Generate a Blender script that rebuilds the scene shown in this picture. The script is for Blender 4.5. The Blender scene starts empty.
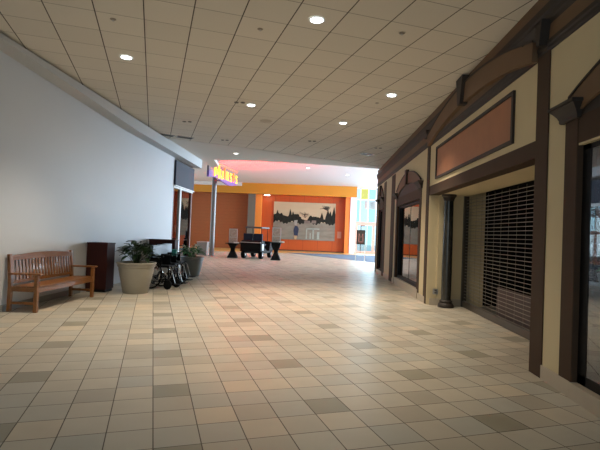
import bpy, bmesh, math, random
from mathutils import Vector, Matrix
random.seed(7)
PI = math.pi
C = bpy.context.scene.collection

# ---------------------------------------------------------------- camera
cam = bpy.data.cameras.new('camera'); cam_o = bpy.data.objects.new('camera', cam); C.objects.link(cam_o)
cam.sensor_width = 36.0; cam.lens = 455.2/600*36.0; cam.clip_end = 400
r_ = Vector((0.998449, 0.03891816, 0.03981176)); u_ = Vector((-0.03902686, -0.02072402, 0.99902323)); f_ = Vector((-0.03970521, 0.99902747, 0.01917303))
m = Matrix((r_, u_, -f_)).transposed().to_4x4(); m.translation = Vector((0, 0, 1.45))
cam_o.matrix_world = m
bpy.context.scene.camera = cam_o

# ---------------------------------------------------------------- world, daylight, exposure
w = bpy.data.worlds.new('world'); bpy.context.scene.world = w; w.use_nodes = True
bg = w.node_tree.nodes['Background']; bg.inputs[0].default_value = (.66, .88, 1.0, 1); bg.inputs[1].default_value = .95
vs = bpy.context.scene.view_settings
vs.view_transform = 'Standard'; vs.look = 'None'; vs.gamma = 1; vs.use_curve_mapping = False; vs.exposure = 0.45

def area(name, loc, aim, sx, sy, power, col):
    l = bpy.data.lights.new(name, 'AREA'); l.shape = 'RECTANGLE'; l.size = sx; l.size_y = sy; l.energy = power; l.color = col
    o = bpy.data.objects.new(name, l); C.objects.link(o); o.location = loc
    o.rotation_euler = (Vector(aim)-Vector(loc)).to_track_quat('-Z', 'Y').to_euler(); return o
area('daylight_east', (12.6, 29, 2.7), (-5, 23, 1.5), 13, 4.6, 4300, (.66, .83, 1.0))
area('daylight_entrance', (6.5, 39.0, 2.8), (2, 20, 1.0), 6.5, 4.6, 650, (.80, .9, 1.0))
area('daylight_west', (-13.6, 29, 2.8), (-4, 26, 2), 13, 4.6, 150, (.85, .92, 1.0))
area('fill_behind_camera', (0, -4.8, 1.9), (0, 6, 4.2), 6, 3.4, 15, (1, .93, .84))  # unseen fill light added behind the camera to lift ceiling and near walls

# ---------------------------------------------------------------- node material helpers
def mat(name, col, rough=.5, metal=0, spec=.5, noise=0, nscale=8, stretch=(1, 1, 1), bump=0, emit=None, estr=0, coat=0):
    M = bpy.data.materials.new(name); M.use_nodes = True; t = M.node_tree; n = t.nodes; L = t.links
    b = n['Principled BSDF']; b.inputs['Roughness'].default_value = rough; b.inputs['Metallic'].default_value = metal
    b.inputs['Specular IOR Level'].default_value = spec; b.inputs['Base Color'].default_value = (*col, 1); b.inputs['Coat Weight'].default_value = coat
    if emit: b.inputs['Emission Color'].default_value = (*emit, 1); b.inputs['Emission Strength'].default_value = estr
    if noise or bump:
        tc = n.new('ShaderNodeTexCoord'); mp = n.new('ShaderNodeMapping'); mp.inputs['Scale'].default_value = stretch
        nz = n.new('ShaderNodeTexNoise'); nz.inputs['Scale'].default_value = nscale; nz.inputs['Detail'].default_value = 6
        L.new(tc.outputs['Object'], mp.inputs[0]); L.new(mp.outputs[0], nz.inputs['Vector'])
        if noise:
            mx = n.new('ShaderNodeMix'); mx.data_type = 'RGBA'
            mx.inputs[6].default_value = (*[c*(1-noise) for c in col], 1); mx.inputs[7].default_value = (*[min(1, c*(1+noise)) for c in col], 1)
            L.new(nz.outputs['Fac'], mx.inputs[0]); L.new(mx.outputs[2], b.inputs['Base Color'])
        if bump:
            bp = n.new('ShaderNodeBump'); bp.inputs['Strength'].default_value = bump; bp.inputs['Distance'].default_value = .01
            L.new(nz.outputs['Fac'], bp.inputs['Height']); L.new(bp.outputs[0], b.inputs['Normal'])
    return M

def math_n(t, op, a, b=None):
    q = t.nodes.new('ShaderNodeMath'); q.operation = op
    for i, v in enumerate((a, b)):
        if v is None: continue
        if isinstance(v, (int, float)): q.inputs[i].default_value = v
        else: t.links.new(v, q.inputs[i])
    return q.outputs[0]
def mixc(t, f, a, b, mode='MIX'):
    q = t.nodes.new('ShaderNodeMix'); q.data_type = 'RGBA'; q.blend_type = mode
    for i, v in ((0, f), (6, a), (7, b)):
        if isinstance(v, (int, float)): q.inputs[i].default_value = v
        elif isinstance(v, tuple): q.inputs[i].default_value = (*v, 1)
        else: t.links.new(v, q.inputs[i])
    return q.outputs[2]

ANG = math.radians(20.136)
def grid(t, x0, y0, s):
    """tile column / row coordinates of the diagonal grid"""
    g = t.nodes.new('ShaderNodeTexCoord'); sp = t.nodes.new('ShaderNodeSeparateXYZ'); t.links.new(g.outputs['Object'], sp.inputs[0])
    X, Y = sp.outputs[0], sp.outputs[1]; c, sn = math.cos(ANG), math.sin(ANG)
    u = math_n(t, 'ADD', math_n(t, 'MULTIPLY', X, c), math_n(t, 'MULTIPLY', Y, sn))
    v = math_n(t, 'ADD', math_n(t, 'MULTIPLY', X, -sn), math_n(t, 'MULTIPLY', Y, c))
    u = math_n(t, 'DIVIDE', math_n(t, 'SUBTRACT', u, x0), s); v = math_n(t, 'DIVIDE', math_n(t, 'SUBTRACT', v, y0), s)
    return g, u, v
def line(t, u, wd):
    fr = math_n(t, 'FRACT', u); e = math_n(t, 'MINIMUM', fr, math_n(t, 'SUBTRACT', 1.0, fr)); return math_n(t, 'LESS_THAN', e, wd)

# floor tiles
M_floor = bpy.data.materials.new('floor_tile'); M_floor.use_nodes = True; t = M_floor.node_tree; b = t.nodes['Principled BSDF']
g, u, v = grid(t, .0629, 3.4674, .3129)
fu, fv = math_n(t, 'FLOOR', u), math_n(t, 'FLOOR', v)
cmb = t.nodes.new('ShaderNodeCombineXYZ'); t.links.new(fu, cmb.inputs[0]); t.links.new(fv, cmb.inputs[1])
wn = t.nodes.new('ShaderNodeTexWhiteNoise'); wn.noise_dimensions = '2D'; t.links.new(cmb.outputs[0], wn.inputs['Vector'])
m4 = math_n(t, 'LESS_THAN', math_n(t, 'FLOORED_MODULO', fu, 4.0), .5)
par = math_n(t, 'FLOORED_MODULO', math_n(t, 'FLOOR', math_n(t, 'DIVIDE', fu, 4.0)), 2.0)
off = math_n(t, 'MULTIPLY', math_n(t, 'SUBTRACT', 1.0, par), 2.0)
r4 = math_n(t, 'LESS_THAN', math_n(t, 'FLOORED_MODULO', math_n(t, 'SUBTRACT', fv, off), 4.0), .5)
dark = math_n(t, 'MULTIPLY', m4, r4)
nz = t.nodes.new('ShaderNodeTexNoise'); nz.inputs['Scale'].default_value = 3.5; nz.inputs['Detail'].default_value = 8; t.links.new(g.outputs['Object'], nz.inputs['Vector'])
ramp = t.nodes.new('ShaderNodeValToRGB'); e = ramp.color_ramp.elements
e[0].position = 0; e[0].color = (.42, .37, .295, 1); e[1].position = 1; e[1].color = (.61, .515, .39, 1)
x = e.new(.35); x.color = (.57, .505, .405, 1); x = e.new(.7); x.color = (.46, .44, .38, 1)
t.links.new(wn.outputs['Value'], ramp.inputs[0])
col = mixc(t, math_n(t, 'MULTIPLY', math_n(t, 'SUBTRACT', nz.outputs['Fac'], .35), .5), ramp.outputs[0], (.38, .34, .28))
col = mixc(t, dark, col, mixc(t, nz.outputs['Fac'], (.27, .24, .18), (.37, .335, .255)))
gr = math_n(t, 'MAXIMUM', line(t, u, .013), line(t, v, .012))
col = mixc(t, gr, col, (.12, .10, .08))
t.links.new(col, b.inputs['Base Color'])
ro = math_n(t, 'ADD', math_n(t, 'MULTIPLY', nz.outputs['Fac'], .18), .26); ro = math_n(t, 'ADD', ro, math_n(t, 'MULTIPLY', gr, .4)); t.links.new(ro, b.inputs['Roughness'])
b.inputs['Specular IOR Level'].default_value = .5
bm_ = t.nodes.new('ShaderNodeBump'); bm_.inputs['Strength'].default_value = .35; bm_.inputs['Distance'].default_value = .004
t.links.new(math_n(t, 'SUBTRACT', math_n(t, 'MULTIPLY', nz.outputs['Fac'], .3), gr), bm_.inputs['Height']); t.links.new(bm_.outputs[0], b.inputs['Normal'])

# ceiling tiles
M_ceil = bpy.data.materials.new('ceiling_tile'); M_ceil.use_nodes = True; t = M_ceil.node_tree; b = t.nodes['Principled BSDF']
g, u, v = grid(t, -1.4562, 6.4458, .61)
nz = t.nodes.new('ShaderNodeTexNoise'); nz.inputs['Scale'].default_value = 60; nz.inputs['Detail'].default_value = 4; t.links.new(g.outputs['Object'], nz.inputs['Vector'])
fu, fv = math_n(t, 'FLOOR', u), math_n(t, 'FLOOR', v)
cmb = t.nodes.new('ShaderNodeCombineXYZ'); t.links.new(fu, cmb.inputs[0]); t.links.new(fv, cmb.inputs[1])
wn = t.nodes.new('ShaderNodeTexWhiteNoise'); wn.noise_dimensions = '2D'; t.links.new(cmb.outputs[0], wn.inputs['Vector'])
col = mixc(t, wn.outputs['Value'], (.69, .645, .57), (.74, .69, .61)); col = mixc(t, math_n(t, 'MULTIPLY', nz.outputs['Fac'], .25), col, (.58, .54, .48))
col = mixc(t, math_n(t, 'MULTIPLY', line(t, v, .010), .8), col, (.22, .19, .16)); col = mixc(t, line(t, u, .013), col, (.10, .085, .07))
t.links.new(col, b.inputs['Base Color']); b.inputs['Roughness'].default_value = .75; b.inputs['Specular IOR Level'].default_value = .3

def glass(name, tint=(1, 1, 1), refl=1.0, base=.04):
    M = bpy.data.materials.new(name); M.use_nodes = True; t = M.node_tree; n = t.nodes; n.remove(n['Principled BSDF'])
    tr = n.new('ShaderNodeBsdfTransparent'); tr.inputs[0].default_value = (*tint, 1); gl = n.new('ShaderNodeBsdfGlossy'); gl.inputs['Roughness'].default_value = .02
    fr = n.new('ShaderNodeFresnel'); fr.inputs[0].default_value = 1.5
    f = math_n(t, 'MINIMUM', math_n(t, 'ADD', math_n(t, 'MULTIPLY', fr.outputs[0], refl), base), 1.0)
    mx = n.new('ShaderNodeMixShader'); t.links.new(f, mx.inputs[0]); t.links.new(tr.outputs[0], mx.inputs[1]); t.links.new(gl.outputs[0], mx.inputs[2]); t.links.new(mx.outputs[0], n['Material Output'].inputs[0])
    return M

def boards(name, c1, c2, wd, axis=0, rough=.45):
    """vertical timber boards / panels with thin seams"""
    M = mat(name, c1, rough); t = M.node_tree; b = t.nodes['Principled BSDF']
    g = t.nodes.new('ShaderNodeTexCoord'); sp = t.nodes.new('ShaderNodeSeparateXYZ'); t.links.new(g.outputs['Object'], sp.inputs[0])
    a = math_n(t, 'DIVIDE', sp.outputs[axis], wd)
    mp = t.nodes.new('ShaderNodeMapping'); mp.inputs['Scale'].default_value = (1.5, 1.5, 12) if axis == 2 else (12, 12, .8); t.links.new(g.outputs['Object'], mp.inputs[0])
    nz = t.nodes.new('ShaderNodeTexNoise'); nz.inputs['Scale'].default_value = 1.6; nz.inputs['Detail'].default_value = 5; t.links.new(mp.outputs[0], nz.inputs['Vector'])
    c = mixc(t, nz.outputs['Fac'], c1, c2); c = mixc(t, math_n(t, 'MULTIPLY', line(t, a, .012), .6), c, tuple(k*.25 for k in c1)); t.links.new(c, b.inputs['Base Color'])
    return M

m_white = mat('white_drywall', (.60, .62, .66), .45, noise=.03, nscale=1.2)
m_fascia = mat('fascia_paint', (.52, .53, .54), .6)
m_atr = mat('atrium_ceiling_paint', (.62, .58, .555), .8, noise=.02, nscale=3)
m_cream = mat('cream_wall_paint', (.60, .50, .31), .7, noise=.05, nscale=2.5, bump=.05)
m_trim = mat('brown_trim', (.060, .035, .021), .65, spec=.22, noise=.12, nscale=4)
m_trim2 = mat('dark_trim', (.034, .025, .02), .55, spec=.3, noise=.1, nscale=4)
m_band = mat('arch_brown', (.16, .095, .052), .6, spec=.3, noise=.08, nscale=3)
m_black = mat('black_frame', (.005, .0045, .0045), .5, spec=.2)
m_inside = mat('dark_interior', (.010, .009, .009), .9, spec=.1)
m_basetile = mat('base_tile', (.46, .39, .30), .4, noise=.1, nscale=6)
m_greybase = mat('grey_baseboard', (.28, .28, .27), .5)
m_panel = mat('copper_brown_panel', (.34, .135, .055), .5, noise=.15, nscale=5)
m_gate = mat('bronze_grille', (.30, .26, .21), .4, metal=.5)
m_gatebar = mat('bronze_bar', (.10, .085, .07), .4, metal=.5)
m_marble = mat('black_marble', (.03, .028, .024), .2, noise=.7, nscale=9)
m_plate = mat('outlet_plate', (.14, .13, .12), .4)
m_metal = mat('brushed_steel', (.50, .50, .50), .35, metal=.8)
m_pole = mat('grey_pole', (.20, .20, .20), .45, metal=.4)
m_bench = mat('bench_wood', (.24, .090, .020), .32, noise=.4, nscale=5, stretch=(6, 1, 6), coat=.12)
m_cherry = mat('dark_cherry', (.04, .009, .007), .6, spec=.2, noise=.25, nscale=5, stretch=(6, 6, .8))
m_pot = mat('taupe_pot', (.33, .30, .24), .55, noise=.04, nscale=10)
m_potg = mat('grey_pot', (.20, .21, .20), .5, noise=.04, nscale=10)
m_soil = mat('soil', (.04, .03, .02), .9, noise=.4, nscale=40)
m_leafd = mat('dark_leaf', (.018, .045, .014), .35, noise=.3, nscale=12)
m_leafg = mat('green_leaf', (.05, .20, .06), .4, noise=.3, nscale=12)
m_leafw = mat('variegated_leaf', (.40, .46, .38), .4, noise=.2, nscale=12)
m_rubber = mat('rubber', (.004, .004, .004), .7, spec=.15)
m_vinyl = mat('black_vinyl', (.0035, .0035, .004), .6, spec=.15)
m_navy = mat('navy_vinyl', (.007, .009, .025), .6, spec=.3)
m_chrome = mat('chrome', (.62, .63, .65), .18, metal=1)
m_whitep = mat('white_plastic', (.8, .8, .8), .4)
m_teal = mat('teal_plastic', (.05, .30, .25), .4)
m_blue = mat('blue_grey_plastic', (.16, .22, .32), .35)
m_lens = mat('lamp_lens', (.9, .9, .9), .4, emit=(.86, .95, 1.0), estr=9)
m_lensd = mat('lamp_lens_far', (.9, .9, .9), .4, emit=(1, .97, .92), estr=5)
m_orange = boards('orange_wall', (.38, .055, .007), (.46, .085, .010), 1.22)
m_brick = boards('rust_wall', (.32, .088, .018), (.25, .065, .014), .28, axis=2, rough=.6)
m_gold = mat('golden_fascia', (.52, .215, .014), .5, noise=.05, nscale=.6)
m_greyp = mat('grey_pillar_paint', (.13, .115, .09), .5)
m_pinkf = mat('pink_frame', (.66, .34, .26), .5)
m_woodfl = mat('light_wood_floor', (.72, .40, .12), .28, noise=.2, nscale=3, stretch=(.5, 6, 1))
m_carpet = mat('blue_grey_carpet', (.09, .13, .19), .9, noise=.15, nscale=30)
m_signbox = mat('grey_sign_box', (.045, .052, .075), .6, spec=.2)

# ---------------------------------------------------------------- mesh builders
class MB:
    def __init__(s): s.bm = bmesh.new()
    def box(s, x0, x1, y0, y1, z0, z1, M=None):
        vs = [s.bm.verts.new(p) for p in [(x0, y0, z0), (x1, y0, z0), (x1, y1, z0), (x0, y1, z0), (x0, y0, z1), (x1, y0, z1), (x1, y1, z1), (x0, y1, z1)]]
        for f in [(0, 3, 2, 1), (4, 5, 6, 7), (0, 1, 5, 4), (1, 2, 6, 5), (2, 3, 7, 6), (3, 0, 4, 7)]: s.bm.faces.new([vs[i] for i in f])
        if M is not None: bmesh.ops.transform(s.bm, matrix=M, verts=vs)
        return s
    def bar(s, a, b, w_, d_, up=(0, 0, 1)):
        """rectangular bar from a to b"""
        a, b = Vector(a), Vector(b); k = (b-a); L_ = k.length; k.normalize(); up = Vector(up)
        if abs(k.dot(up)) > .98: up = Vector((0, 1, 0))
        sx = k.cross(up).normalized(); sy = sx.cross(k).normalized()
        M = Matrix((sx, k, sy)).transposed().to_4x4(); M.translation = a
        return s.box(-w_/2, w_/2, 0, L_, -d_/2, d_/2, M)
    def tube(s, pts, r, n=10, closed=False, cap=True):
        pts = [Vector(p) for p in pts]; rings = []; N = len(pts); prev = None
        for i, p in enumerate(pts):
            if closed: d = (pts[(i+1) % N]-pts[i-1])
            else: d = (pts[min(i+1, N-1)]-pts[max(i-1, 0)])
            d.normalize()
            ref = prev if prev is not None else (Vector((0, 0, 1)) if abs(d.z) < .9 else Vector((1, 0, 0)))
            a = (ref - d*ref.dot(d)).normalized(); prev = a; c = d.cross(a)
            rr = r[i] if isinstance(r, (list, tuple)) else r
            rings.append([s.bm.verts.new(p+(a*math.cos(2*PI*k/n)+c*math.sin(2*PI*k/n))*rr) for k in range(n)])
        for i in range(N if closed else N-1):
            A, B = rings[i], rings[(i+1) % N]
            for k in range(n): s.bm.faces.new([A[k], A[(k+1) % n], B[(k+1) % n], B[k]])
        if not closed and cap: s.bm.faces.new(rings[0][::-1]); s.bm.faces.new(rings[-1])
        return s
    def lathe(s, prof, n=32, c=(0, 0, 0), axis='z', capb=True, capt=True):
        rings = []
        for (r, z) in prof:
            q = []
            for k in range(n):
                a = 2*PI*k/n; p = (r*math.cos(a), r*math.sin(a), z)
                if axis == 'y': p = (p[0], p[2], p[1])
                if axis == 'x': p = (p[2], p[0], p[1])
                q.append(s.bm.verts.new((p[0]+c[0], p[1]+c[1], p[2]+c[2])))
            rings.append(q)
        for A, B in zip(rings, rings[1:]):
            for k in range(n): s.bm.faces.new([A[k], A[(k+1) % n], B[(k+1) % n], B[k]])
        if capb: s.bm.faces.new(rings[0][::-1])
        if capt: s.bm.faces.new(rings[-1])
        return s
    def prism(s, pts, axis, a0, a1):
        """polygon in the two remaining axes, extruded along axis from a0 to a1"""
        def P(p, a): return {'x': (a, p[0], p[1]), 'y': (p[0], a, p[1]), 'z': (p[0], p[1], a)}[axis]
        A = [s.bm.verts.new(P(p, a0)) for p in pts]; B = [s.bm.verts.new(P(p, a1)) for p in pts]; n = len(pts)
        s.bm.faces.new(A[::-1]); s.bm.faces.new(B)
        for k in range(n): s.bm.faces.new([A[k], A[(k+1) % n], B[(k+1) % n], B[k]])
        return s
    def strip(s, low, high, axis, a0, a1):
        """solid between two matching polylines (arched bands)"""
        for (p, q, r, t_) in zip(low, low[1:], high[1:], high): s.prism([p, q, r, t_], axis, a0, a1)
        return s
    def build(s, name, m_, parent=None, smooth=False, bevel=0):
        bmesh.ops.remove_doubles(s.bm, verts=s.bm.verts, dist=1e-6); bmesh.ops.recalc_face_normals(s.bm, faces=s.bm.faces)
        me = bpy.data.meshes.new(name); s.bm.to_mesh(me); s.bm.free(); me.materials.append(m_)
        if smooth:
            for p in me.polygons: p.use_smooth = True
            try: me.set_sharp_from_angle(angle=math.radians(38))
            except Exception: pass
        o = bpy.data.objects.new(name, me); C.objects.link(o)
        if parent is not None: o.parent = parent
        if bevel:
            bv = o.modifiers.new('bevel', 'BEVEL'); bv.width = bevel; bv.segments = 2; bv.limit_method = 'ANGLE'
        return o
def struct(o):
    o['kind'] = 'structure'; return o
def tag(o, label, cat, group=None):
    o['label'] = label; o['category'] = cat
    if group: o['group'] = group
    return o
def thing(name, label, cat, loc=(0, 0, 0), rz=0, group=None):
    o = bpy.data.objects.new(name, None); C.objects.link(o); o.location = loc; o.rotation_euler = (0, 0, rz); o.empty_display_size = .2
    return tag(o, label, cat, group)
def copy_tree(o, parent=None):
    c = o.copy(); C.objects.link(c)
    if parent is not None: c.parent = parent
    for ch in [k for k in bpy.data.objects if k.parent == o]: copy_tree(ch, c)
    return c
def mbx(*a): return MB().box(*a)

# ================================================================ THE SETTING
CE, CA, YW = 4.2425, 5.45, 38.0
XL, XR = -5.05, 2.455
struct(mbx(-14.1, 13, -5, YW+.3, -.2, 0).build('floor', M_floor))
# wood floor and carpet in the atrium (thin floor finishes)
struct(MB().prism([(-14, 31.5), (-6, 31.8), (1.0, 34.2), (13, 37.4), (13, YW), (-14, YW)], 'z', .001, .006).build('floor_wood', m_woodfl))
struct(MB().prism([(-2.3, 33.7), (3.1, 25.7), (9.5, 25.9), (9.5, 36.5), (1.4, 34.4)], 'z', .006, .012).build('floor_carpet', m_carpet))

# tile ceiling, edge slanting across the mall
edge = [(-18, 6.5), (-4.73, 13.75), (-4.05, 14.18), (-2.37, 15.1), (-.75, 16.25), (.73, 17.1), (2.27, 18.0), (4.5, 19.3)]
struct(MB().prism([(-7, -5), (4.5, -5), (4.5, 19.3)] + edge[::-1][1:-1] + [(-7, 12.5)], 'z', CE, CE+.1).build('ceiling', M_ceil))
far = [(-5.06, 18.0), (-4.80, 18.0), (-4.80, 20.1), (-4.42, 19.6), (-4.2, 17.75), (-2.3, 17.8), (-.81, 17.95), (.46, 18.2), (1.6, 18.5), (2.42, 18.7), (4.5, 19.5)]
near = [(4.5, 19.29), (2.27, 17.99), (.73, 17.09), (-.75, 16.24), (-2.37, 15.09), (-4.05, 14.17), (-4.73, 13.74), (-5.06, 13.5)]
struct(MB().prism(far+near, 'z', CE-.012, CE+.12).build('ceiling_border', mat('soffit_paint', (.70, .66, .60), .7)))
bk = MB()
for (p, q) in zip(far[4:], far[5:]): bk.prism([p, q, (q[0]-.02, q[1]-.06), (p[0]-.02, p[1]-.06)], 'z', CE+.12, CA)
struct(bk.build('ceiling_step', m_atr))
struct(mbx(-14.1, 13, 12.0, YW+.3, CA, CA+.15).build('ceiling_atrium', m_atr))

# left wall: white temporary wall, fascia, baseboard
struct(mbx(XL-.2, XL, -5, 15.55, 0, CE).build('wall_left', m_white))
fa = MB().prism([(-5, 4.15), (6.5, 4.13), (11.5, 3.93), (18.0, 3.90), (18.0, 4.205), (-5, 4.205)], 'x', XL-.01, -4.73); fa.box(XL-.01, -4.73, 13.9, 18.0, 4.205, 4.32)
struct(fa.build('trim_1', m_fascia))
struct(mbx(XL, XL+.015, -5, 9.6, 0, .11).build('baseboard_left', m_greybase))
# storefront at the end of the left wall
struct(mbx(XL-.14, XL-.02, 15.55, 17.9, 0, .12).build('trim_2', m_greybase))
struct(MB().box(XL-.1, XL, 15.56, 15.64, .12, 2.9).box(XL-.1, XL, 17.78, 17.9, .12, 2.9).build('window_1_jamb', mat('maroon_frame', (.16, .06, .045), .5)))
p = MB().box(XL-.1, XL, 16.35, 16.5, .12, 2.95).box(XL-.1, XL+.02, 15.56, 17.9, 2.88, 2.96)
struct(p.build('window_1_frame', m_whitep))
struct(mbx(XL-.06, XL-.045, 15.6, 17.86, .12, 2.88).build('window_1', glass('storefront_glass', (.55, .35, .33), 1.2, .12)))
struct(mbx(-8, -5.7, 15.6, 17.85, 0, 3.9).build('wall_storefront_inside', mat('maroon_interior', (.20, .05, .04), .6)))
struct(mbx(-14, XL-.02, 17.9, 18.1, 3.9, CA).build('wall_left_return_upper', m_atr))
struct(mbx(-14, XL-.1, 17.9, 18.1, 0, 3.9).build('wall_left_return', mat('return_wall_reflection', (.22, .09, .06), .6)))  # brown colour paints in the reddish reflections at the storefront end
sb = thing('storefront_sign_box', 'blank dark grey sign box above the maroon storefront glass beyond the white wall', 'sign', (XL, 16.6, 2.97))
mbx(0, .07, -1.05, 1.25, 0, .86).build('sign_face', m_signbox, sb, bevel=.008)
o = mbx(-.02, .085, -1.08, 1.28, -.035, 0).build('bottom_edge', m_whitep, sb); o['label'] = 'white lower edge strip'

# ---------------------------------------------------------------- right wall
def arc(y0, y1, z0, rise, n=24):
    c = (y1-y0)/2; R = (c*c+rise*rise)/(2*rise); cy = (y0+y1)/2; a = math.asin(min(1, c/R))
    return [(cy+R*math.sin(-a+2*a*k/n), z0+rise-R+R*math.cos(-a+2*a*k/n)) for k in range(n+1)]
# cream wall sections
cw = MB()
cw.box(XR, XR+.2, 4.45, 5.28, 0, CE)                       # between door frame and pilaster
cw.box(XR, XR+.2, -5, 4.45, 2.4, CE)                     # above the near shop window
cw.box(XR, XR+.2, -5, .9, 0, 2.4)
cw.box(XR, XR+.2, 5.28, 10.2, 2.44, CE)                   # above the grille recess
cw.box(XR, XR+.2, 10.2, 11.1, 0, CE)
cw.box(XR, XR+.2, 11.1, 14.35, 2.42, CE)
cw.box(XR, XR+.2, 14.35, 17.35, 0, CE)
cw.box(XR, XR+.2, 17.35, 18.75, 2.55, CE)
cw.box(XR, XR+.2, 18.75, 19.3, 0, CE)
cw.box(XR+.2, 3.28, 10.15, 10.35, 0, 2.6)                 # far side of the recess
cw.box(XR+.2, 3.28, 5.0, 5.2, 0, 2.6)                     # near side of the recess
cw.box(XR+.2, 3.3, 5.2, 10.15, 2.42, 2.6)                 # soffit
struct(cw.build('wall_right', m_cream))
struct(mbx(XR+.2, 13, 19.1, 19.3, 0, CA).build('wall_right_return', m_cream))
struct(MB().box(2.72, 13, 12.0, 19.1, CE, CA).build('wall_right_upper', m_cream))
# shop interiors
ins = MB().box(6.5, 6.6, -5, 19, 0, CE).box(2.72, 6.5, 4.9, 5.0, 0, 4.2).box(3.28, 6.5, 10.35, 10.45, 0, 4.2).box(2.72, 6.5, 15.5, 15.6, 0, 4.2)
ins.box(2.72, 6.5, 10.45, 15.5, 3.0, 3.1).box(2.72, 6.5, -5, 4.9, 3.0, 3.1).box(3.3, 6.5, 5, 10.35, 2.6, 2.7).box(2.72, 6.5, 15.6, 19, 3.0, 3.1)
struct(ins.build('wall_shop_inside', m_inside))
struct(mbx(3.30, 3.66, 10.15, 10.34, 0, 2.6).build('wall_shop_side', m_cream))
struct(MB().box(2.72, 6.5, -5, 5.0, 0, .004).box(3.3, 6.5, 5.0, 10.2, 0, .004).box(2.72, 6.5, 10.36, 19.05, 0, .004).build('floor_shop', mat('shop_floor', (.10, .095, .085), .5)))
# tiled base
bt = MB()
for (a, b_) in [(4.45, 5.0), (10.36, 11.05), (14.5, 14.85), (15.5, 16.75), (17.35, 18.85)]: bt.box(XR-.02, XR, a, b_, 0, .15)
bt.box(XR-.03, XR+.1, .9, 4.43, 0, .15).box(XR-.03, XR+.1, 11.1, 14.35, 0, .22)
bt.box(2.5, 3.26, 10.13, 10.15, 0, .15)
struct(bt.build('baseboard_right', m_basetile))
# pilasters
pil = [(5.0, 5.28, 3.56), (10.25, 10.5, 3.56), (14.85, 15.5, 3.52), (16.75, 17.3, 3.5), (19.0, 19.3, 3.5)]
for i, (a, b_, h) in enumerate(pil):
    q = MB().box(2.44, XR, a, b_, 0, h)
    struct(q.build('trim_%d' % (10+i), m_trim, bevel=.006))
# cornice: dark lower molding, brown frieze, dark crown, brown top board
ends = (-5, 19.3)
def profile(name, pts, mm): struct(MB().prism(pts, 'y', *ends).build(name, mm))
profile('trim_20', [(XR, 3.55), (2.445, 3.55), (2.435, 3.58), (2.435, 3.61), (2.425, 3.63), (2.425, 3.67), (XR, 3.67)], m_trim2)
profile('trim_21', [(XR, 3.67), (2.44, 3.67), (2.44, 3.84), (XR, 3.84)], m_band)
profile('trim_22', [(XR, 3.84), (2.44, 3.84), (2.43, 3.88), (2.415, 3.90), (2.41, 3.95), (2.395, 3.98), (2.39, 4.06), (XR, 4.03)], m_trim2)
profile('trim_23', [(XR, 4.06), (2.44, 4.06), (2.43, CE), (XR, CE)], m_band)

def capital(y, z, w_=.50, h=.17, x=2.43, out=.11):
    q = MB(); prev = None
    for (d, hh) in [(.12, 0), (.20, .06), (.22, .22), (.35, .40), (.62, .62), (.80, .74), (.84, .80), (1, .82), (1, .96), (.97, 1)]:
        a, b_ = y-w_/2*(.62+.38*d), y+w_/2*(.62+.38*d); x0 = x-out*d; zz = z+h*hh
        cur = [q.bm.verts.new(p) for p in [(x0, a, zz), (XR, a, zz), (XR, b_, zz), (x0, b_, zz)]]
        if prev:
            for k in range(4): q.bm.faces.new([prev[k], prev[(k+1) % 4], cur[(k+1) % 4], cur[k]])
        else: q.bm.faces.new(cur[::-1])
        prev = cur
    q.bm.faces.new(prev)
    return q
def arch(y0, y1, zs, rise_in, band, rise_out, idx, px=2.425):
    lo = arc(y0, y1, zs, rise_in); hi = arc(y0-.02, y1+.02, zs+band, rise_out)
    struct(MB().strip(lo, hi, 'x', px, XR-.002).build('trim_%d' % idx, m_band))
    o_ = arc(y0-.02, y1+.02, zs+band, rise_out); o2 = [(a, b_+.025) for a, b_ in o_]
    struct(MB().strip(o_, o2, 'x', px-.012, XR-.002).build('trim_%d' % (idx+2), m_trim2))
    base = [(a, zs) for a, b_ in lo]
    struct(MB().strip(base, lo, 'x', 2.45, XR-.003).build('trim_%d' % (idx+3), m_trim2))
# bay with the grille
arch(5.28, 10.25, 3.52, .27, .22, .36, 30, 2.37)
q = MB().prism([(7.66, 4.22), (8.0, 4.22), (7.9, 3.76), (7.76, 3.76)], 'x', 2.31, 2.44); struct(q.build('trim_40', m_trim2))
struct(capital(5.32, 3.74, .56, .15, 2.385, .045).build('trim_41', m_trim2)); struct(capital(10.5, 3.76, .40, .14, 2.39, .05).build('trim_42', m_trim2))
struct(mbx(2.45, XR+.2, 5.28, 10.25, 2.42, 2.62).build('trim_43', m_trim))
struct(MB().prism([(5.0, 3.89), (5.16, 3.89), (5.11, 3.62), (5.05, 3.62)], 'x', 2.34, 2.44).build('trim_44', m_trim2))
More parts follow.
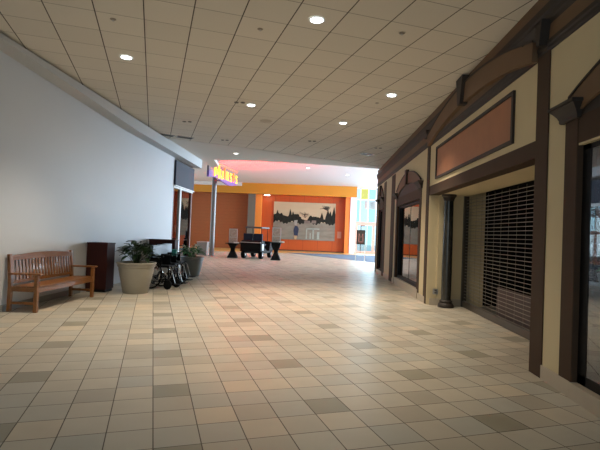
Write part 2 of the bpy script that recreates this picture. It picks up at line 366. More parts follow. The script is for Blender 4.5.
# near shop window (door height) with pediment
def shopfront(y0, y1, zt, zb, idx, mull, post=.2, jamb=.11):
    h = MB().box(2.44, XR+.05, y1-.02, y1+post, 0, zt+.25).box(2.44, XR+.05, y0-post, y0+.02, 0, zt+.25); struct(h.build('trim_%d' % idx, m_trim, bevel=.006))
    struct(mbx(2.45, XR+.05, y0, y1, zt, zt+.26).build('trim_%d' % (idx+1), m_trim))
    arch(y0-.1, y1+.1, zt+.26, .28, .20, .38, idx+2)
    struct(capital(y1+post*.5, zt+.24, .46, .17).build('trim_%d' % (idx+7), m_trim2)); struct(capital(y0-post*.5, zt+.24, .46, .17).build('trim_%d' % (idx+8), m_trim2))
    c = (y0+y1)/2; struct(MB().prism([(c-.11, zt+.92), (c+.11, zt+.92), (c+.06, zt+.52), (c-.06, zt+.52)], 'x', 2.37, 2.46).build('trim_%d' % (idx+9), m_trim2))
    f = MB().box(2.5, 2.62, y1-.02-jamb, y1-.02, zb, zt).box(2.5, 2.62, y0+.02, y0+.02+jamb, zb, zt).box(2.5, 2.62, y0, y1, zt-.07, zt+.02).box(2.5, 2.62, y0, y1, zb, zb+.1)
    for k in mull: f.box(2.555, 2.585, k-.012, k+.012, zb, zt)
    struct(f.build('window_%d_frame' % idx, m_black))
shopfront(1.0, 4.45, 2.42, .14, 50, [], .2, .13)
struct(mbx(2.505, 2.515, 1.1, 4.34, .2, 2.38).build('window_2', glass('shop_glass_near', (.75, .78, .76), 1.4, .16)))
shopfront(11.2, 14.3, 2.42, .20, 70, [12.75])
struct(mbx(2.56, 2.57, 11.3, 14.2, .28, 2.38).build('window_3', glass('shop_glass_middle', (.75, .78, .76), 1.6, .12)))
shopfront(17.55, 18.65, 2.55, .10, 90, [], .14)
struct(mbx(2.56, 2.57, 17.6, 18.6, .15, 2.5).build('window_4', glass('shop_glass_far', (.75, .78, .76), 1.6, .12)))

# sign panel over the grille
sp_ = thing('blank_sign', 'blank copper brown rectangular panel with dark frame above the roll-down grille', 'sign panel', (XR, 7.78, 2.71))
mbx(-.015, 0, -1.84, 1.84, .04, .64).build('panel', m_panel, sp_)
MB().box(-.035, 0, -1.9, 1.9, 0, .05).box(-.035, 0, -1.9, 1.9, .63, .68).box(-.035, 0, -1.9, -1.85, .05, .63).box(-.035, 0, 1.85, 1.9, .05, .63).build('frame', m_trim2, sp_)

# roll-down grille
gx = 3.23
ga = thing('roll_down_grille', 'closed bronze roll-down security grille in the recess behind the black column', 'security grille', (gx, 8.6, 0))
q = MB(); z = .14
while z < 2.38: q.tube([(0, -3.38, z), (0, 1.46, z)], .0058, 6); z += .068
q.build('rods', m_gate, ga)
q = MB(); y = -3.3; k = 0
while y < 1.45:
    q.box(-.002, .002, y-.0014, y+.0014, .14, 2.37); y += .32
q.build('links', m_gate, ga)
mbx(-.035, .035, -3.39, 1.47, .005, .13).build('bottom_bar', m_gatebar, ga)
q = MB().box(-.05, .05, 1.47, 1.54, 0, 2.41); q.build('guide_rail', m_gatebar, ga)
q = MB().box(-.05, .05, -3.39-.0, -3.34, .14, 2.41); q.build('guide_rail', m_gatebar, ga)
mbx(-.025, .01, -.52, -.36, .05, .09).build('lock', m_chrome, ga)
lp = mbx(3.32, 3.36, 6.6, 8.5, .006, .62).build('low_panel', mat('plum_brown_board', (.085, .055, .05), .6, noise=.1)); tag(lp, 'low plum brown board standing behind the lower right of the grille', 'board')

# black column in the recess
cl = thing('black_column', 'slender black marble column with round base standing in the cream recess', 'column', (2.80, 9.92, 0))
MB().lathe([(.17, 0), (.17, .04), (.155, .07), (.125, .10), (.135, .13), (.105, .16)], 32).build('base', m_trim2, cl, True)
MB().lathe([(.102, .16), (.106, .8), (.102, 1.6), (.095, 2.28)], 32).build('shaft', m_marble, cl, True)
MB().lathe([(.095, 2.28), (.11, 2.30), (.11, 2.32), (.14, 2.37), (.155, 2.38), (.155, 2.418)], 32).build('capital', m_trim2, cl, True)
ou = thing('electrical_outlet', 'square dark outlet plate low on the cream recess wall beside the black column', 'outlet', (2.63, 10.15, .30))
mbx(-.06, .06, -.012, 0, -.06, .06).build('plate', m_metal, ou, bevel=.004)
MB().box(-.022, .022, -.018, -.012, .008, .042).box(-.022, .022, -.018, -.012, -.042, -.008).build('socket', m_plate, ou)

# ---------------------------------------------------------------- far wall of the atrium
struct(mbx(-14.1, 3.15, YW, YW+.2, 0, CA).build('wall_back', m_orange))
struct(mbx(-10.8, -5.75, YW-.05, YW, .0, 4.62).build('wall_back_panel', m_brick))
struct(mbx(-14.1, 3.05, YW-1.0, YW-.8, 4.58, CA).build('trim_3', m_gold))
struct(mbx(-10.8, -6.35, YW-1.1, YW-1.0, 5.17, CA).build('trim_4', m_atr))
struct(mbx(-14.1, 3.05, YW-.8, YW, 4.6, 4.7).build('trim_5', m_orange))
struct(mbx(-5.85, -5.25, YW-.6, YW-.02, 0, 4.6).build('wall_pillar', m_greyp))
struct(mbx(-5.25, -4.75, YW-.5, YW-.02, 0, 4.6).build('wall_pillar_orange', mat('orange_pillar', (.72, .22, .03), .5)))
struct(mbx(2.2, 2.6, YW-.5, YW-.02, 0, 4.6).build('wall_pillar_right', mat('orange_pillar_right', (.66, .19, .03), .5)))
struct(mbx(2.6, 3.05, YW-.55, YW-.02, 0, 4.6).build('wall_pillar_white', mat('white_column', (.75, .75, .78), .5)))
struct(mbx(-4.75, 2.2, YW-.03, YW-.004, 0, .08).build('baseboard_back', m_trim2))
# mural
mu = thing('mural', 'wide sepia street mural with dark trees mounted on the orange wall', 'mural', (-1.17, YW-.03, .94))
mbx(-2.58, 2.58, -.06, 0, 0, 3.12).build('canvas', mat('mural_sky', (.44, .35, .22), .6, spec=.15, noise=.18, nscale=1.2, stretch=(.4, 1, 1.6)), mu)
def flat(name, pts, mm, d): return MB().prism(pts, 'y', -.06-d, -.06-d+.004).build(name, mm, mu)
gr_ = [(-2.58, .0), (2.58, 0), (2.58, 1.5), (1.2, 1.45), (-2.58, 1.5)]
flat('painted_street', gr_, mat('mural_street', (.20, .175, .135), .6, spec=.15, noise=.45, nscale=2, stretch=(.6, 1, 2)), .004)
hx = []; n_ = 150
for k in range(n_+1):
    x = -2.58+5.16*k/n_; f = k/n_; h = 1.86+.05*random.random()+.10*math.sin(f*21)
    if f < .42: h += .16
    if .45 < f < .56: h -= .12
    hx.append((x, h))
for (cx, hh, ww) in [(-2.25, .62, .16), (-1.18, .72, .15), (-.95, .5, .13), (1.45, .5, .14), (1.95, .75, .2), (2.15, .62, .18), (2.45, 1.0, .2), (-1.9, .35, .2), (.55, .2, .2)]:
    hx = [(x, max(h, 1.85+hh*(1-abs(x-cx)/ww)+.06*random.random()) if abs(x-cx) < ww else h) for x, h in hx]
q = MB().strip([(x, 1.42+.1*math.sin(x*5)+.05*math.sin(x*23)) for x, h in hx], hx, 'y', -.074, -.068); q.build('painted_trees', mat('mural_trees', (.018, .018, .014), .6, spec=.1, noise=.7, nscale=5), mu)
m_brn = mat('mural_branches', (.07, .06, .05), .6, spec=.1)
q = MB()
for k in range(9):
    q.tube([(.07, -.072, 1.85), (.07+random.uniform(-.3, .3), -.072, 2.1), (.07+random.uniform(-.65, .65), -.072, 2.1+random.uniform(-.05, .25))], .014, 5)
q.build('painted_branches', m_brn, mu)
q = MB()
for k in range(12): q.tube([(1.95, -.072, 2.5), (1.9+random.uniform(-.45, .2), -.072, 2.7+random.uniform(-.15, .15)), (1.9+random.uniform(-.7, .3), -.072, 2.75+random.uniform(-.2, .15))], .02, 5)
q.build('painted_branches', m_brn, mu)
q = MB().box(-.0, .5, -.078, -.074, 1.38, 1.62).box(.62, 1.0, -.078, -.074, 1.4, 1.66); q.build('painted_houses', mat('mural_houses', (.15, .115, .09), .6, noise=.4, nscale=6), mu)
q = MB().box(.18, .28, -.078, -.072, .1, .98).box(.72, .84, -.078, -.072, .1, .98).box(1.1, 1.3, -.078, -.072, .1, .7).box(.18, 1.3, -.078, -.072, .9, 1.0).box(.5, .6, -.078, -.072, .1, .6); q.build('painted_door_reflection', mat('mural_door_reflection', (.30, .32, .27), .6, spec=.1, noise=.2), mu)  # pale bars paint in a bright doorway reflected in the mural glass
q = MB().prism([(-.80, .35), (-.5, .33), (-.42, .9), (-.55, 1.15), (-.76, 1.15), (-.86, .8)], 'y', -.08, -.074); o = q.build('painted_figure', mat('mural_blue', (.035, .045, .075), .6, spec=.1, noise=.3), mu); o['label'] = 'blue grey painted figure'
m_pale = mat('mural_pale', (.26, .25, .21), .6, noise=.2)
MB().prism([(-.78, 1.2), (-.6, 1.2), (-.55, 1.65), (-.85, 1.6)], 'y', -.08, -.074).build('painted_patch', m_pale, mu)  # pale and tan shapes above and below the blue grey figure
MB().prism([(-.76, .02), (-.6, .02), (-.56, .34), (-.8, .34)], 'y', -.08, -.074).build('painted_patch', mat('mural_tan', (.40, .26, .13), .4), mu)

# wall switch plate beside the mural
o = MB().box(1.62, 1.95, YW-.012, YW, 1.2, 1.75).build('wall_notice', mat('notice', (.46, .22, .16), .4)); tag(o, 'small pale notice on the orange wall right of the mural', 'notice')

# entrance glazing right of the mural: coloured upper panes, pink frames
xs = [3.1, 3.45, 4.1, 4.75, 5.4, 6.05, 6.7, 7.4, 8.2, 9.0, 9.8, 13]
fr_ = MB()
for xx in xs[:-1]: fr_.box(xx-.04, xx+.04, YW-.02, YW+.1, 2.62, CA)
fr_.box(3.1, 13, YW-.02, YW+.1, 4.45, 4.53).box(3.1, 13, YW-.02, YW+.1, 5.38, CA)
struct(fr_.build('window_5_frame', m_whitep))
fr_ = MB()
for xx in (3.2, 4.6, 6.0, 7.4, 8.8): fr_.box(xx-.09, xx+.09, YW-.05, YW+.1, 0, 2.45)
fr_.box(3.1, 13, YW-.06, YW+.1, 2.35, 2.62).box(3.1, 13, YW-.04, YW+.1, 0, .22)
struct(fr_.build('door_1_frame', m_pinkf))
cols = {'yellow': (.97, .86, .42), 'cyan': (.78, .95, .99), 'clear': (.90, .98, 1.0)}
gm = {k: glass('pane_'+k, v_, .6, .02) for k, v_ in cols.items()}
for i, (a, b_) in enumerate(zip(xs, xs[1:])):
    struct(mbx(a+.04, b_-.04, YW+.03, YW+.04, 4.53, 5.38).build('window_%d' % (6+3*i), gm['yellow' if i == 1 else 'clear' if i == 0 else 'cyan']))
    struct(mbx(a+.04, b_-.04, YW+.03, YW+.04, 2.62, 4.45).build('window_%d' % (7+3*i), gm['clear' if i % 2 else 'cyan']))
    struct(mbx(a+.04, b_-.04, YW+.03, YW+.04, .22, 2.35).build('window_%d' % (8+3*i), gm['clear' if i != 2 else 'cyan']))
struct(mbx(3.85, 9.8, YW+.3, YW+.36, 3.75, 4.4).build('wall_canopy', mat('pink_canopy', (.80, .50, .46), .6)))
struct(mbx(-30, 40, YW+.25, YW+40, -.25, -.05).build('ground_outside', mat('pale_paving', (.55, .56, .56), .8)))
# side glazing of the atrium (outside the frame, seen in the shop glass)
for side, xx in (('east', 13.0), ('west', -14.0)):
    q = MB()
    for k in range(10): yy = 19.6+k*2.03; q.box(xx-.05, xx+.05, yy-.06, yy+.06, 0, CA)
    q.box(xx-.06, xx+.06, 19.3, YW, 0, .3).box(xx-.06, xx+.06, 19.3, YW, 2.3, 2.5).box(xx-.06, xx+.06, 19.3, YW, 4.9, CA)
    struct(q.build('window_%d_frame' % (60 if side == 'east' else 61), m_pinkf))

# ================================================================ CEILING FIXTURES
def P(x, y, z): return (x, y, z)
lampspots = [(-.12, 5.87, 'lit round downlight highest in the picture, near the middle of the tile ceiling'), (-3.26, 7.32, 'lit round downlight nearest the white left wall'),
             (1.34, 8.95, 'lit round downlight nearest the brown cornice over the grille'), (-1.58, 9.93, 'lit round downlight over the middle of the mall, left of the two farther ones'),
             (.52, 11.29, 'farthest lit round downlight in the tile ceiling')]
def downlight(x, y, z, label, lens, r=.085, on=True, group=None):
    t_ = thing('recessed_downlight', label, 'ceiling light', (x, y, z), 0, group)
    MB().lathe([(r+.02, -.006), (r+.018, -.012), (r, -.012), (r-.006, -.004)], 32, capb=False, capt=False).build('trim_ring', m_whitep, t_, True)
    MB().lathe([(r-.004, -.008), (r-.004, -.004)], 32).build('lens', lens, t_)
    return t_
for (x, y, lb) in lampspots:
    downlight(x, y, CE, lb, m_lens)
    l = bpy.data.lights.new('downlight_beam', 'SPOT'); l.energy = 400; l.spot_size = math.radians(96); l.spot_blend = 1; l.shadow_soft_size = .07; l.color = (1, .87, .69)
    o = bpy.data.objects.new('downlight_beam', l); C.objects.link(o); o.location = (x, y, CE-.03)
# twin accent lights, off
for (x, y, lb) in [(-3.5, 11.63, 'small unlit twin spot fitting in the tile ceiling near the left wall'), (-2.97, 13.86, 'small unlit twin spot fitting close to the far edge of the tile ceiling'),
                   (-.28, 13.6, 'small unlit twin spot fitting in the middle of the far tile ceiling'), (-1.8, 9.75, 'small dark fitting touching the lit downlight over the mall'), (1.79, 14.35, 'small unlit twin fitting near the far ceiling vent')]:
    t_ = thing('twin_spot_fitting', lb, 'ceiling light', (x, y, CE))
    for s_ in (-.07, .07): MB().lathe([(.05, 0), (.05, -.012), (.035, -.014), (.02, -.004)], 18, (s_, 0, 0)).build('spot_ring', m_plate, t_, True)
for (x, y, lb) in [(-2.87, 5.98, 'small round sprinkler plate in the ceiling near the upper left'), (-.9, 6.18, 'small round sprinkler plate left of the highest downlight'), (1.04, 6.21, 'small round sprinkler plate right of the highest downlight'), (1.13, 9.51, 'small round sprinkler plate behind the downlight over the grille bay')]:
    t_ = thing('sprinkler_head', lb, 'sprinkler', (x, y, CE))
    MB().lathe([(.04, 0), (.04, -.004), (.028, -.008)], 18).build('plate', mat('sprinkler_plate', (.30, .25, .20), .5), t_, True)
    MB().lathe([(.006, -.008), (.008, -.02), (.018, -.022), (.018, -.025)], 12).build('deflector', m_metal, t_, True)
# ceiling vents
def vent(x, y, lb, L_=.50, W_=.26, rz=math.radians(33)):
    t_ = thing('ceiling_vent', lb, 'vent', (x, y, CE), rz)
    mbx(-L_/2, L_/2, -W_/2, W_/2, -.004, 0).build('backing', m_inside, t_)
    MB().box(-L_/2, L_/2, -W_/2, -W_/2+.02, -.012, -.004).box(-L_/2, L_/2, W_/2-.02, W_/2, -.012, -.004).box(-L_/2, -L_/2+.02, -W_/2, W_/2, -.012, -.004).box(L_/2-.02, L_/2, -W_/2, W_/2, -.012, -.004).build('frame', m_metal, t_)
    q = MB()
    for k in range(7): yy = -W_/2+.04+k*(W_-.08)/6; q.box(-L_/2+.02, L_/2-.02, yy-.004, yy+.004, -.012, -.005)
    q.build('louvres', m_plate, t_)
vent(-4.66, 13.38, 'dark ceiling vent at the left wall, left one of the pair')
vent(-4.16, 13.66, 'grey ceiling vent right of the dark one near the left wall')
vent(1.57, 15.5, 'dark ceiling vent near the far end of the brown cornice')
downlight(-3.03, 16.12, CE-.012, 'lit downlight in the plain border between tile ceiling and white ceiling', m_lensd, .08)
sk = thing('ceiling_speaker', 'faint round speaker grille in the tile ceiling beyond the middle downlights', 'speaker', (-1.41, 11.33, CE))
MB().lathe([(.15, 0), (.15, -.006), (.13, -.01)], 28).build('grille', mat('speaker_beige', (.50, .44, .36), .6), sk, True); MB().lathe([(.16, 0), (.16, -.004), (.15, -.006)], 28, capb=False, capt=False).build('rim', mat('speaker_rim', (.55, .48, .40), .6), sk, True)
# atrium downlights
for (x, y, lb) in [(-.75, 27.5, 'dim lamp in the white atrium ceiling above the golf cart'), (.9, 24.0, 'dim lamp in the white atrium ceiling right of the others'), (-8.0, 27, 'dim lamp in the white ceiling above the trash bin'), (1.8, 30, 'faint lamp in the white ceiling above the easel sign')]:
    downlight(x, y, CA, lb, m_lensd, .11)
cd = thing('security_camera_dome', 'small dark camera dome hanging from the white ceiling at the end of the cornice', 'security camera', (2.0, 21.0, CA))
MB().lathe([(.08, 0), (.08, -.05), (.075, -.06)], 20).build('base', m_whitep, cd, True); MB().lathe([(.07, -.06), (.06, -.11), (.03, -.135), (.004, -.14)], 20).build('dome', m_black, cd, True)
wl = thing('wall_washer_lamp', 'bright oval lamp under the golden fascia above the orange pillar', 'lamp', (-4.3, YW-.65, 4.53))
MB().lathe([(.30, .05), (.30, 0), (.27, -.02)], 24).build('housing', m_metal, wl, True); MB().lathe([(.26, -.022), (.24, -.03)], 24).build('lens', mat('washer_lens', (.9, .9, .9), .4, emit=(1, .93, .8), estr=7), wl)
for (xx, yy) in [(-7, 22), (-2.5, 22), (1.5, 25), (-5, 30), (0, 30), (6, 28)]:
    l = bpy.data.lights.new('atrium_lamp_light', 'SPOT'); l.energy = 130; l.spot_size = math.radians(150); l.spot_blend = 1; l.shadow_soft_size = .15; l.color = (1, .92, .82)
    o = bpy.data.objects.new('atrium_lamp_light', l); C.objects.link(o); o.location = (xx, yy, CA-.05)

# ================================================================ POLE AND LIGHTED SIGN
po = thing('sign_pole', 'tall round grey steel pole rising to the white ceiling beside the lighted sign', 'pole', (-5.92, 25.4, 0))
MB().lathe([(.20, 0), (.20, .03), (.14, .05)], 28).build('base_flange', m_pole, po, True); MB().lathe([(.135, .05), (.135, CA-.01)], 28).build('shaft', m_pole, po, True)
sg = thing('lighted_sign', 'hanging purple neon sign with glowing yellow and orange letters below the ceiling', 'sign', (-5.0, 20.3, 3.80))
def zo(y): return y*.052
q = MB(); lo = [(y, zo(y)+.02+.1*math.sin(y*.9+.4)) for y in [k*7/30 for k in range(31)]]; hi = [(y, z+.30) for y, z in lo]
q.strip(lo, hi, 'x', -.10, 0); o = q.build('purple_swoosh', mat('purple_sign', (.16, .10, .34), .35, emit=(.30, .2, .8), estr=.12), sg)
q = MB(); q.strip([(y, z+.12) for y, z in lo], [(y, z+.62+.08*math.sin(y*2.6)) for y, z in lo], 'x', -.10, -.02); q.build('backing', mat('sign_backing', (.14, .12, .16), .4), sg)
m_neon = mat('neon_yellow', (1, .7, .1), .4, emit=(1, .40, .02), estr=1.7); m_neo2 = mat('neon_orange', (1, .3, .03), .4, emit=(1, .13, .01), estr=1.3)
ltr = [  # strokes in (y, z) per letter
    (.9, [[(0, 0), (.0, .62), (.45, .15), (.9, .62), (.9, 0)]], m_neon), (2.1, [[(0, .42), (0, .1), (.3, 0), (.55, .1), (.55, .42)], [(.55, .1), (.6, 0)]], m_neon),
    (3.1, [[(0, 0), (.0, .58)]], m_neo2), (3.6, [[(0, 0), (.0, .42), (.35, .42), (.45, .3), (.45, 0)]], m_neon),
    (4.6, [[(.45, .4), (.1, .42), (0, .3), (.4, .15), (.4, .02), (0, 0)]], m_neon), (5.6, [[(0, 0), (.0, .52)], [(-.2, .35), (.3, .35)]], m_neo2), (6.3, [[(.4, .38), (.1, .42), (0, .3), (.35, .15), (.35, .02), (0, 0)]], m_neon)]
for (y0, st, mm) in ltr:
    q = MB()
    for s_ in st: q.tube([(.05, y0+a, zo(y0)+.16+b_) for a, b_ in s_], .036, 8)
    q.build('neon_letter', mm, sg)
q = MB().tube([(.06, y, zo(y)+.82) for y in (.6, 3, 6.6)], .03, 8); o = q.build('red_neon_tube', mat('neon_red', (1, .1, .05), .4, emit=(1, .04, .02), estr=5), sg); o['label'] = 'glowing red tube along the top'
MB().tube([(-.775, 5.1, .75), (-.08, 5.1, .75)], .03, 8).build('mounting_arm', m_pole, sg); MB().tube([(-.775, 5.1, .45), (-.08, 5.1, .45)], .03, 8).build('mounting_arm', m_pole, sg)
rl = area('red_neon_glow', (-4.78, 25.0, 4.45), (-3.7, 26.2, 5.45), 5.0, .2, 330, (1, .02, .02)); rl.data.spread = math.radians(110)

# ================================================================ LEFT SIDE FURNITURE
# bench against the wall, facing the mall (+X)
be = thing('wooden_bench', 'slatted wooden bench with armrests against the white left wall', 'bench', (-4.995, 8.16, 0))
BW = 1.90; h2 = BW/2
def leg_f(y): return MB().box(.44, .50, y-.03, y+.03, 0, .60)
def leg_b(y): return MB().prism([(0, 0), (.055, 0), (.065, .40), (.02, .93), (-.03, .93), (.005, .40)], 'y', y-.03, y+.03)
for y in (-h2+.03, h2-.03):
    leg_f(y).build('leg', m_bench, be, bevel=.006); leg_b(y).build('leg', m_bench, be, bevel=.006)
q = MB()
for k in range(5): q.box(.06+k*.088, .06+k*.088+.078, -h2+.0, h2, .40-.004*(4-k)*.5, .422-.004*(4-k)*.5)
q.build('seat', m_bench, be, bevel=.004)
MB().box(.455, .485, -h2+.06, h2-.06, .315, .395).box(.01, .04, -h2+.06, h2-.06, .315, .395).build('seat_rail', m_bench, be, bevel=.004)
for y in (-h2+.03, h2-.03):
    MB().box(.055, .445, y-.02, y+.02, .33, .395).build('side_rail', m_bench, be); MB().box(.055, .445, y-.015, y+.015, .12, .165).build('side_stretcher', m_bench, be, bevel=.004)
    MB().prism([(-.0, .60), (.54, .605), (.55, .615), (.54, .635), (0, .63)], 'y', y-.045, y+.045).build('armrest', m_bench, be, bevel=.008)
q = MB()
n_ = 18
for k in range(n_+1):
    y = -h2+.02+(BW-.04)*k/n_; 
q = MB(); lo = [(-h2, .80), (h2, .80)]
top = [(-h2+BW*k/16, .895+.045*math.sin(PI*k/16)) for k in range(17)]; low = [(-h2+BW*k/16, .82+.012*math.sin(PI*k/16)) for k in range(17)]
q.strip(low, top, 'x', -.02, .015); q.build('top_rail', m_bench, be, bevel=.004)
MB().box(.02, .05, -h2+.06, h2-.06, .45, .50).build('lower_rail', m_bench, be)
ns = 20
for k in range(ns):
    y = -h2+.10+(BW-.20)*k/(ns-1)
    MB().bar((.035, y, .49), (0, y, .835), .045, .016, (1, 0, 0)).build('back_slat', m_bench, be)

# dark cherry boxes
def cherry(label, x0, x1, y0, y1, h):
    t_ = thing('wooden_pedestal', label, 'pedestal', ((x0+x1)/2, (y0+y1)/2, 0)); a = (x1-x0)/2; b_ = (y1-y0)/2
    mbx(-a+.02, a-.02, -b_+.02, b_-.02, 0, .06).build('plinth', m_black, t_); mbx(-a, a, -b_, b_, .06, h-.03).build('body', m_cherry, t_, bevel=.005)
    mbx(-a-.008, a+.008, -b_-.008, b_+.008, h-.03, h).build('top', m_cherry, t_, bevel=.005)
cherry('tall dark cherry wood box pedestal between the bench and the taupe planter', -5.03, -4.575, 9.78, 10.16, 1.08)
cherry('dark cherry wood box pedestal standing behind the wheelchairs', -4.98, -4.20, 13.3, 13.62, 1.12)

def leafy(name_p, root, z0, n, rr, hh, mm, seed, wid=.09, name='foliage'):
    rnd = random.Random(seed); q = MB()
    for k in range(n):
        a = rnd.uniform(0, 2*PI); sp = rnd.uniform(.25, 1)*rr; h = hh*rnd.uniform(.45, 1)*(1.15-.5*sp/rr); ln = rnd.uniform(.14, .24); wd = wid*rnd.uniform(.6, 1.1)
        base = Vector((math.cos(a)*rr*.25*rnd.random(), math.sin(a)*rr*.25*rnd.random(), z0)); tip = Vector((math.cos(a)*sp, math.sin(a)*sp, z0+h))
        q.tube([base, base.lerp(tip, .5)+Vector((0, 0, h*.15)), tip], .004, 5)
        d = Vector((math.cos(a+rnd.uniform(-.6, .6)), math.sin(a+rnd.uniform(-.6, .6)), rnd.uniform(-.35, .9))).normalized(); s_ = d.cross(Vector((0, 0, 1))).normalized(); up = s_.cross(d)
        rows = []
        for j in range(6):
            f = j/5; ww = wd*math.sin(PI*min(1, f*.92+.06))**.8*.5; c = tip+d*ln*f+Vector((0, 0, -.06*f*f))
            rows.append([q.bm.verts.new(c-s_*ww+up*ww*.3), q.bm.verts.new(c-up*.004), q.bm.verts.new(c+s_*ww+up*ww*.3)])
        for A, B in zip(rows, rows[1:]):
            q.bm.faces.new([A[0], A[1], B[1], B[0]]); q.bm.faces.new([A[1], A[2], B[2], B[1]])
    return q.build(name, mm, root, True)
def pot(root, r0, r1, h, mm):
    MB().lathe([(r0*.96, 0), (r0, .015), (r1*.92, h-.15), (r1*.92, h-.11), (r1*.975, h-.10), (r1*.985, h-.04), (r1*1.03, h-.035), (r1*1.03, h-.008), (r1*.985, h), (r1*.90, h-.002), (r1*.88, h-.06)], 48, capt=False).build('pot', mm, root, True)
    MB().lathe([(r1*.885, h-.075), (r1*.885, h-.06), (r1*.4, h-.045)], 32).build('soil', m_soil, root, True)
p1 = thing('potted_plant', 'large round taupe planter with dark leafy plant standing beside the cherry wood box', 'potted plant', (-3.99, 9.98, 0))
pot(p1, .27, .41, .68, m_pot); leafy('', p1, .62, 70, .30, .52, m_leafd, 11, .15)
p2 = thing('potted_plant', 'grey planter with green and pale variegated leaves beyond the wheelchairs', 'potted plant', (-3.90, 14.15, 0))
pot(p2, .24, .36, .60, m_potg); leafy('', p2, .55, 60, .30, .40, m_leafg, 5); leafy('', p2, .55, 22, .28, .46, m_leafw, 8, .06, 'pale_leaves')

# wheelchairs, parked facing the mall (+X)
def wheelchair():
    w_ = thing('wheelchair', '', 'wheelchair', (0, 0, 0))
    for s_ in (-1, 1):
        y = s_*.27; wh = MB(); n = 36
        wh.tube([(.30*math.cos(2*PI*k/n), y, .31+.295*math.sin(2*PI*k/n)) for k in range(n)], .016, 8, True)
        o = wh.build('rear_wheel', m_rubber, w_, True)
        rm = MB().tube([(.255*math.cos(2*PI*k/n), y+s_*.035, .31+.255*math.sin(2*PI*k/n)) for k in range(n)], .007, 6, True); rm.build('hand_rim', m_chrome, o, True)
        sp = MB()
        for k in range(16): a = 2*PI*k/16; sp.tube([(.03*math.cos(a), y, .31+.03*math.sin(a)), (.29*math.cos(a+.1), y, .31+.29*math.sin(a+.1))], .0022, 4)
        sp.lathe([(.035, -.03), (.035, .03)], 16, (0, y, .31), 'y'); sp.build('spokes', m_chrome, o)
        MB().lathe([(.09, -.015), (.10, -.01), (.10, .01), (.09, .015)], 24, (.43, y*.85, .10), 'y').build('front_caster', m_rubber, w_, True)
        MB().tube([(.43, y*.85+.03, .10), (.43, y*.85+.03, .22), (.41, y*.85, .24), (.41, y*.85, .30)], .01, 8).build('caster_fork', m_chrome, w_, True)
        f = MB(); f.tube([(-.06, y*.82, .16), (.40, y*.82, .16), (.44, y*.82, .20), (.44, y*.82, .50)], .012, 8); f.tube([(-.22, y*.82, .90), (-.10, y*.82, .88), (-.07, y*.82, .84), (-.05, y*.82, .14)], .012, 8)
        f.tube([(-.06, y*.82, .47), (.44, y*.82, .47)], .012, 8); f.build('side_frame', m_vinyl, w_, True)
        MB().tube([(-.23, y*.82, .90), (-.13, y*.82, .887)], .018, 8).build('push_grip', m_rubber, w_, True)
        MB().box(-.04, .30, y*.82-.025, y*.82+.025, .68, .71).build('armrest', m_vinyl, w_, bevel=.006)
        MB().box(-.03, .26, y*.84-.004, y*.84+.004, .48, .67).build('side_guard', m_vinyl, w_)
        MB().tube([(.44, y*.7, .46), (.50, y*.7, .42), (.60, y*.7, .14)], .012, 8).build('leg_rest', m_chrome, w_, True)
        MB().box(.57, .72, y*.7-.07 if s_ < 0 else y*.7-.07, y*.7+.07, .11, .125).build('foot_plate', m_vinyl, w_)
        MB().lathe([(.065, -.003), (.065, .003)], 20, (.12, y-s_*.025, .36), 'y').build('disc_label', m_whitep, w_)
    mbx(-.03, .42, -.205, .205, .47, .50).build('seat', m_vinyl, w_, bevel=.008); mbx(-.085, -.06, -.2, .2, .50, .87).build('backrest', m_vinyl, w_, bevel=.006)
    return w_
wc = wheelchair(); WL = [(-3.92, 11.0, -.16, 'black wheelchair nearest the taupe planter with blue grey pad on its backrest'), (-4.02, 11.78, -.2, 'black wheelchair in the middle of the parked row'), (-4.16, 12.55, -.2, 'black wheelchair nearest the grey planter with teal pouch on its armrest')]
for i, (x, y, a, lb) in enumerate(WL):
    o = wc if i == 0 else copy_tree(wc)
    o.location = (x, y, 0); o.rotation_euler = (0, 0, a); o.scale = (1.04, 1.0, 1.12); o['label'] = lb; o['group'] = 'wheelchairs parked along the white wall'
    if i == 0: MB().box(-.06, .02, -.21, .19, .54, .92).build('pad', m_blue, o, bevel=.01)
    if i == 2: MB().box(.28, .42, -.30, -.24, .60, .80).build('pouch', m_teal, o, bevel=.015)

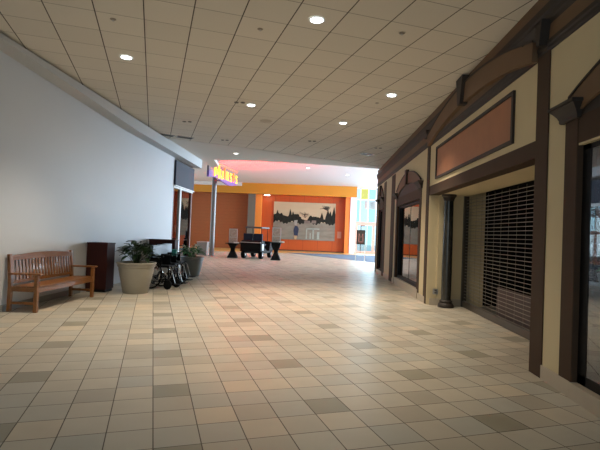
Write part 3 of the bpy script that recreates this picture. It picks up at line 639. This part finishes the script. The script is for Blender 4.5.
# ================================================================ ATRIUM FURNITURE
tb = thing('trash_bin', 'square grey trash bin left of the tall steel pole', 'trash bin', (-6.55, 25.9, 0))
MB().prism([(-.27, 0), (.27, 0), (.30, .72), (-.30, .72)], 'y', -.25, .25).build('body', mat('bin_grey', (.30, .30, .29), .5), tb, bevel=.02); mbx(-.31, .31, -.27, .27, .72, .78).build('lid', mat('bin_lid', (.38, .38, .37), .5), tb, bevel=.02)
def pedestal(x, y, h, label, lb2, dx):
    t_ = thing('flared_pedestal', label, 'pedestal', (x, y, 0))
    def pr_(zs): return [(r, r) for r in zs]
    q = MB(); prof = [(.36, 0), (.33, .08), (.24, .22), (.16, .36), (.14, .44), (.17, .54), (.28, .68), (.36, h-.04)]
    q.lathe(prof, 4); q.build('body', m_vinyl, t_); bpy.data.objects[-1] if False else None
    t_.rotation_euler = (0, 0, PI/4)
    MB().lathe([(.50, h-.04), (.50, h)], 4).build('top', m_black, t_)
    s_ = thing('framed_notice', lb2, 'notice', (x, y, h))
    w2 = .20; MB().box(-w2, w2, -.02, .02, .04, .74).build('poster', mat('notice_print', (.34, .30, .26), .4, noise=.75, nscale=14), s_)
    MB().box(-w2-.03, -w2, -.03, .03, 0, .78).box(w2, w2+.03, -.03, .03, 0, .78).box(-w2, w2, -.03, .03, .74, .78).box(-w2, w2, -.03, .03, 0, .04).box(-w2, w2, -.03, -.02, .30, .33).build('frame', m_metal, s_)
    c = thing('card_tray', lb2.replace('framed notice', 'card tray lying at the right'), 'tray', (x+dx, y-.15, h)); mbx(-.14, .14, -.1, .1, 0, .03).build('tray', m_whitep, c); MB().box(-.14, .14, -.1, -.09, .03, .07).build('lip', m_whitep, c)
pedestal(-4.60, 24.7, .80, 'black hourglass pedestal left of the golf cart', 'grey framed notice on the black pedestal left of the golf cart', .22)
pedestal(-2.18, 24.1, .95, 'black hourglass pedestal right of the golf cart', 'grey framed notice on the black pedestal right of the golf cart', .30)

# golf cart seen from behind
gc = thing('golf_cart', 'black golf cart seen from behind between the two hourglass pedestals', 'golf cart', (-3.38, 25.4, 0), -.17)
for (sx, yy) in ((-1, -.75), (1, -.75), (-1, .95), (1, .95)):
    o = MB().lathe([(.12, -.1), (.22, -.1), (.24, -.07), (.24, .07), (.22, .1), (.12, .1)], 28, (sx*.49, yy, .24), 'x').build('wheel', m_rubber, gc, True)
    MB().lathe([(.11, -.105), (.11, .105)], 20, (sx*.49, yy, .24), 'x').build('hub', m_chrome, o)
MB().prism([(-1.12, .42), (-1.15, .85), (-.95, .98), (-.45, 1.0), (-.45, .62), (.2, .40), (.55, .42), (.75, .95), (1.0, .9), (1.3, .62), (1.32, .35), (.6, .28), (-.5, .28)], 'x', -.58, .58).build('body', m_vinyl, gc, bevel=.03)
MB().box(-.56, .56, -1.2, -1.14, .86, .90).build('rear_rail', m_metal, gc)
MB().box(-.58, .58, -1.18, -1.1, .40, .47).build('rear_bumper', m_rubber, gc, bevel=.01)
MB().box(-.5, .5, -.42, .08, .70, .80).build('seat', m_navy, gc, bevel=.02)
for s_ in (-1, 1): MB().box(s_*.28-.26, s_*.28+.26, -.80, -.66, .92, 1.36).build('backrest', m_navy, gc, bevel=.04)
MB().prism([(-.75, 1.65), (.85, 1.65), (.80, 1.74), (-.70, 1.74)], 'x', -.47, .47).build('roof', mat('roof_grey', (.035, .035, .04), .4), gc, bevel=.015)
for (sx, y0, y1) in ((-1, -.9, -.8), (1, -.9, -.8), (-1, .8, .6), (1, .8, .6)): MB().tube([(sx*.43, y0*.8, .88), (sx*.43, y1*.8, 1.69)], .018, 8).build('roof_post', m_vinyl, gc)
MB().box(.585, .60, -.95, -.65, .45, .80).build('side_trim', m_metal, gc)
q = MB().tube([(-.25+.17*math.cos(2*PI*k/20), .52-.05*math.sin(2*PI*k/20), 1.05+.16*math.sin(2*PI*k/20)) for k in range(20)], .015, 6, True).tube([(-.25, .52, 1.05), (-.25, .75, .85)], .02, 6); q.build('steering_wheel', m_rubber, gc)

# poster stand in front of the entrance
es = thing('poster_stand', 'black framed poster on a slim white stand in front of the entrance glazing', 'sign stand', (2.48, 26.3, 0))
for s_ in (-.26, .26): MB().box(s_-.02, s_+.02, -.015, .015, .03, 1.0).build('leg', m_whitep, es); MB().box(s_-.04, s_+.04, -.25, .25, 0, .03).build('foot', m_whitep, es)
MB().box(-.02, .02, .03, .06, .5, 2.05).build('post', m_gatebar, es); MB().box(-.26, .26, -.01, .01, .55, .58).build('cross_bar', m_whitep, es); MB().box(0-.02, .22, .03, .06, 2.03, 2.07).build('top_arm', m_gatebar, es)
MB().box(-.24, .24, -.03, .02, .97, 1.80).build('frame', m_black, es); mbx(-.20, .20, -.036, -.03, 1.02, 1.75).build('poster', mat('poster_dark', (.06, .045, .04), .4, noise=.3), es)
MB().tube([(-.12, -.038, 1.15), (-.1, -.038, 1.6), (0, -.038, 1.35), (.1, -.038, 1.6), (.12, -.038, 1.15)], .022, 6).tube([(-.13, -.038, 1.12), (.13, -.038, 1.12)], .015, 6).build('poster_art', mat('poster_red', (.55, .22, .20), .4, noise=.3), es)
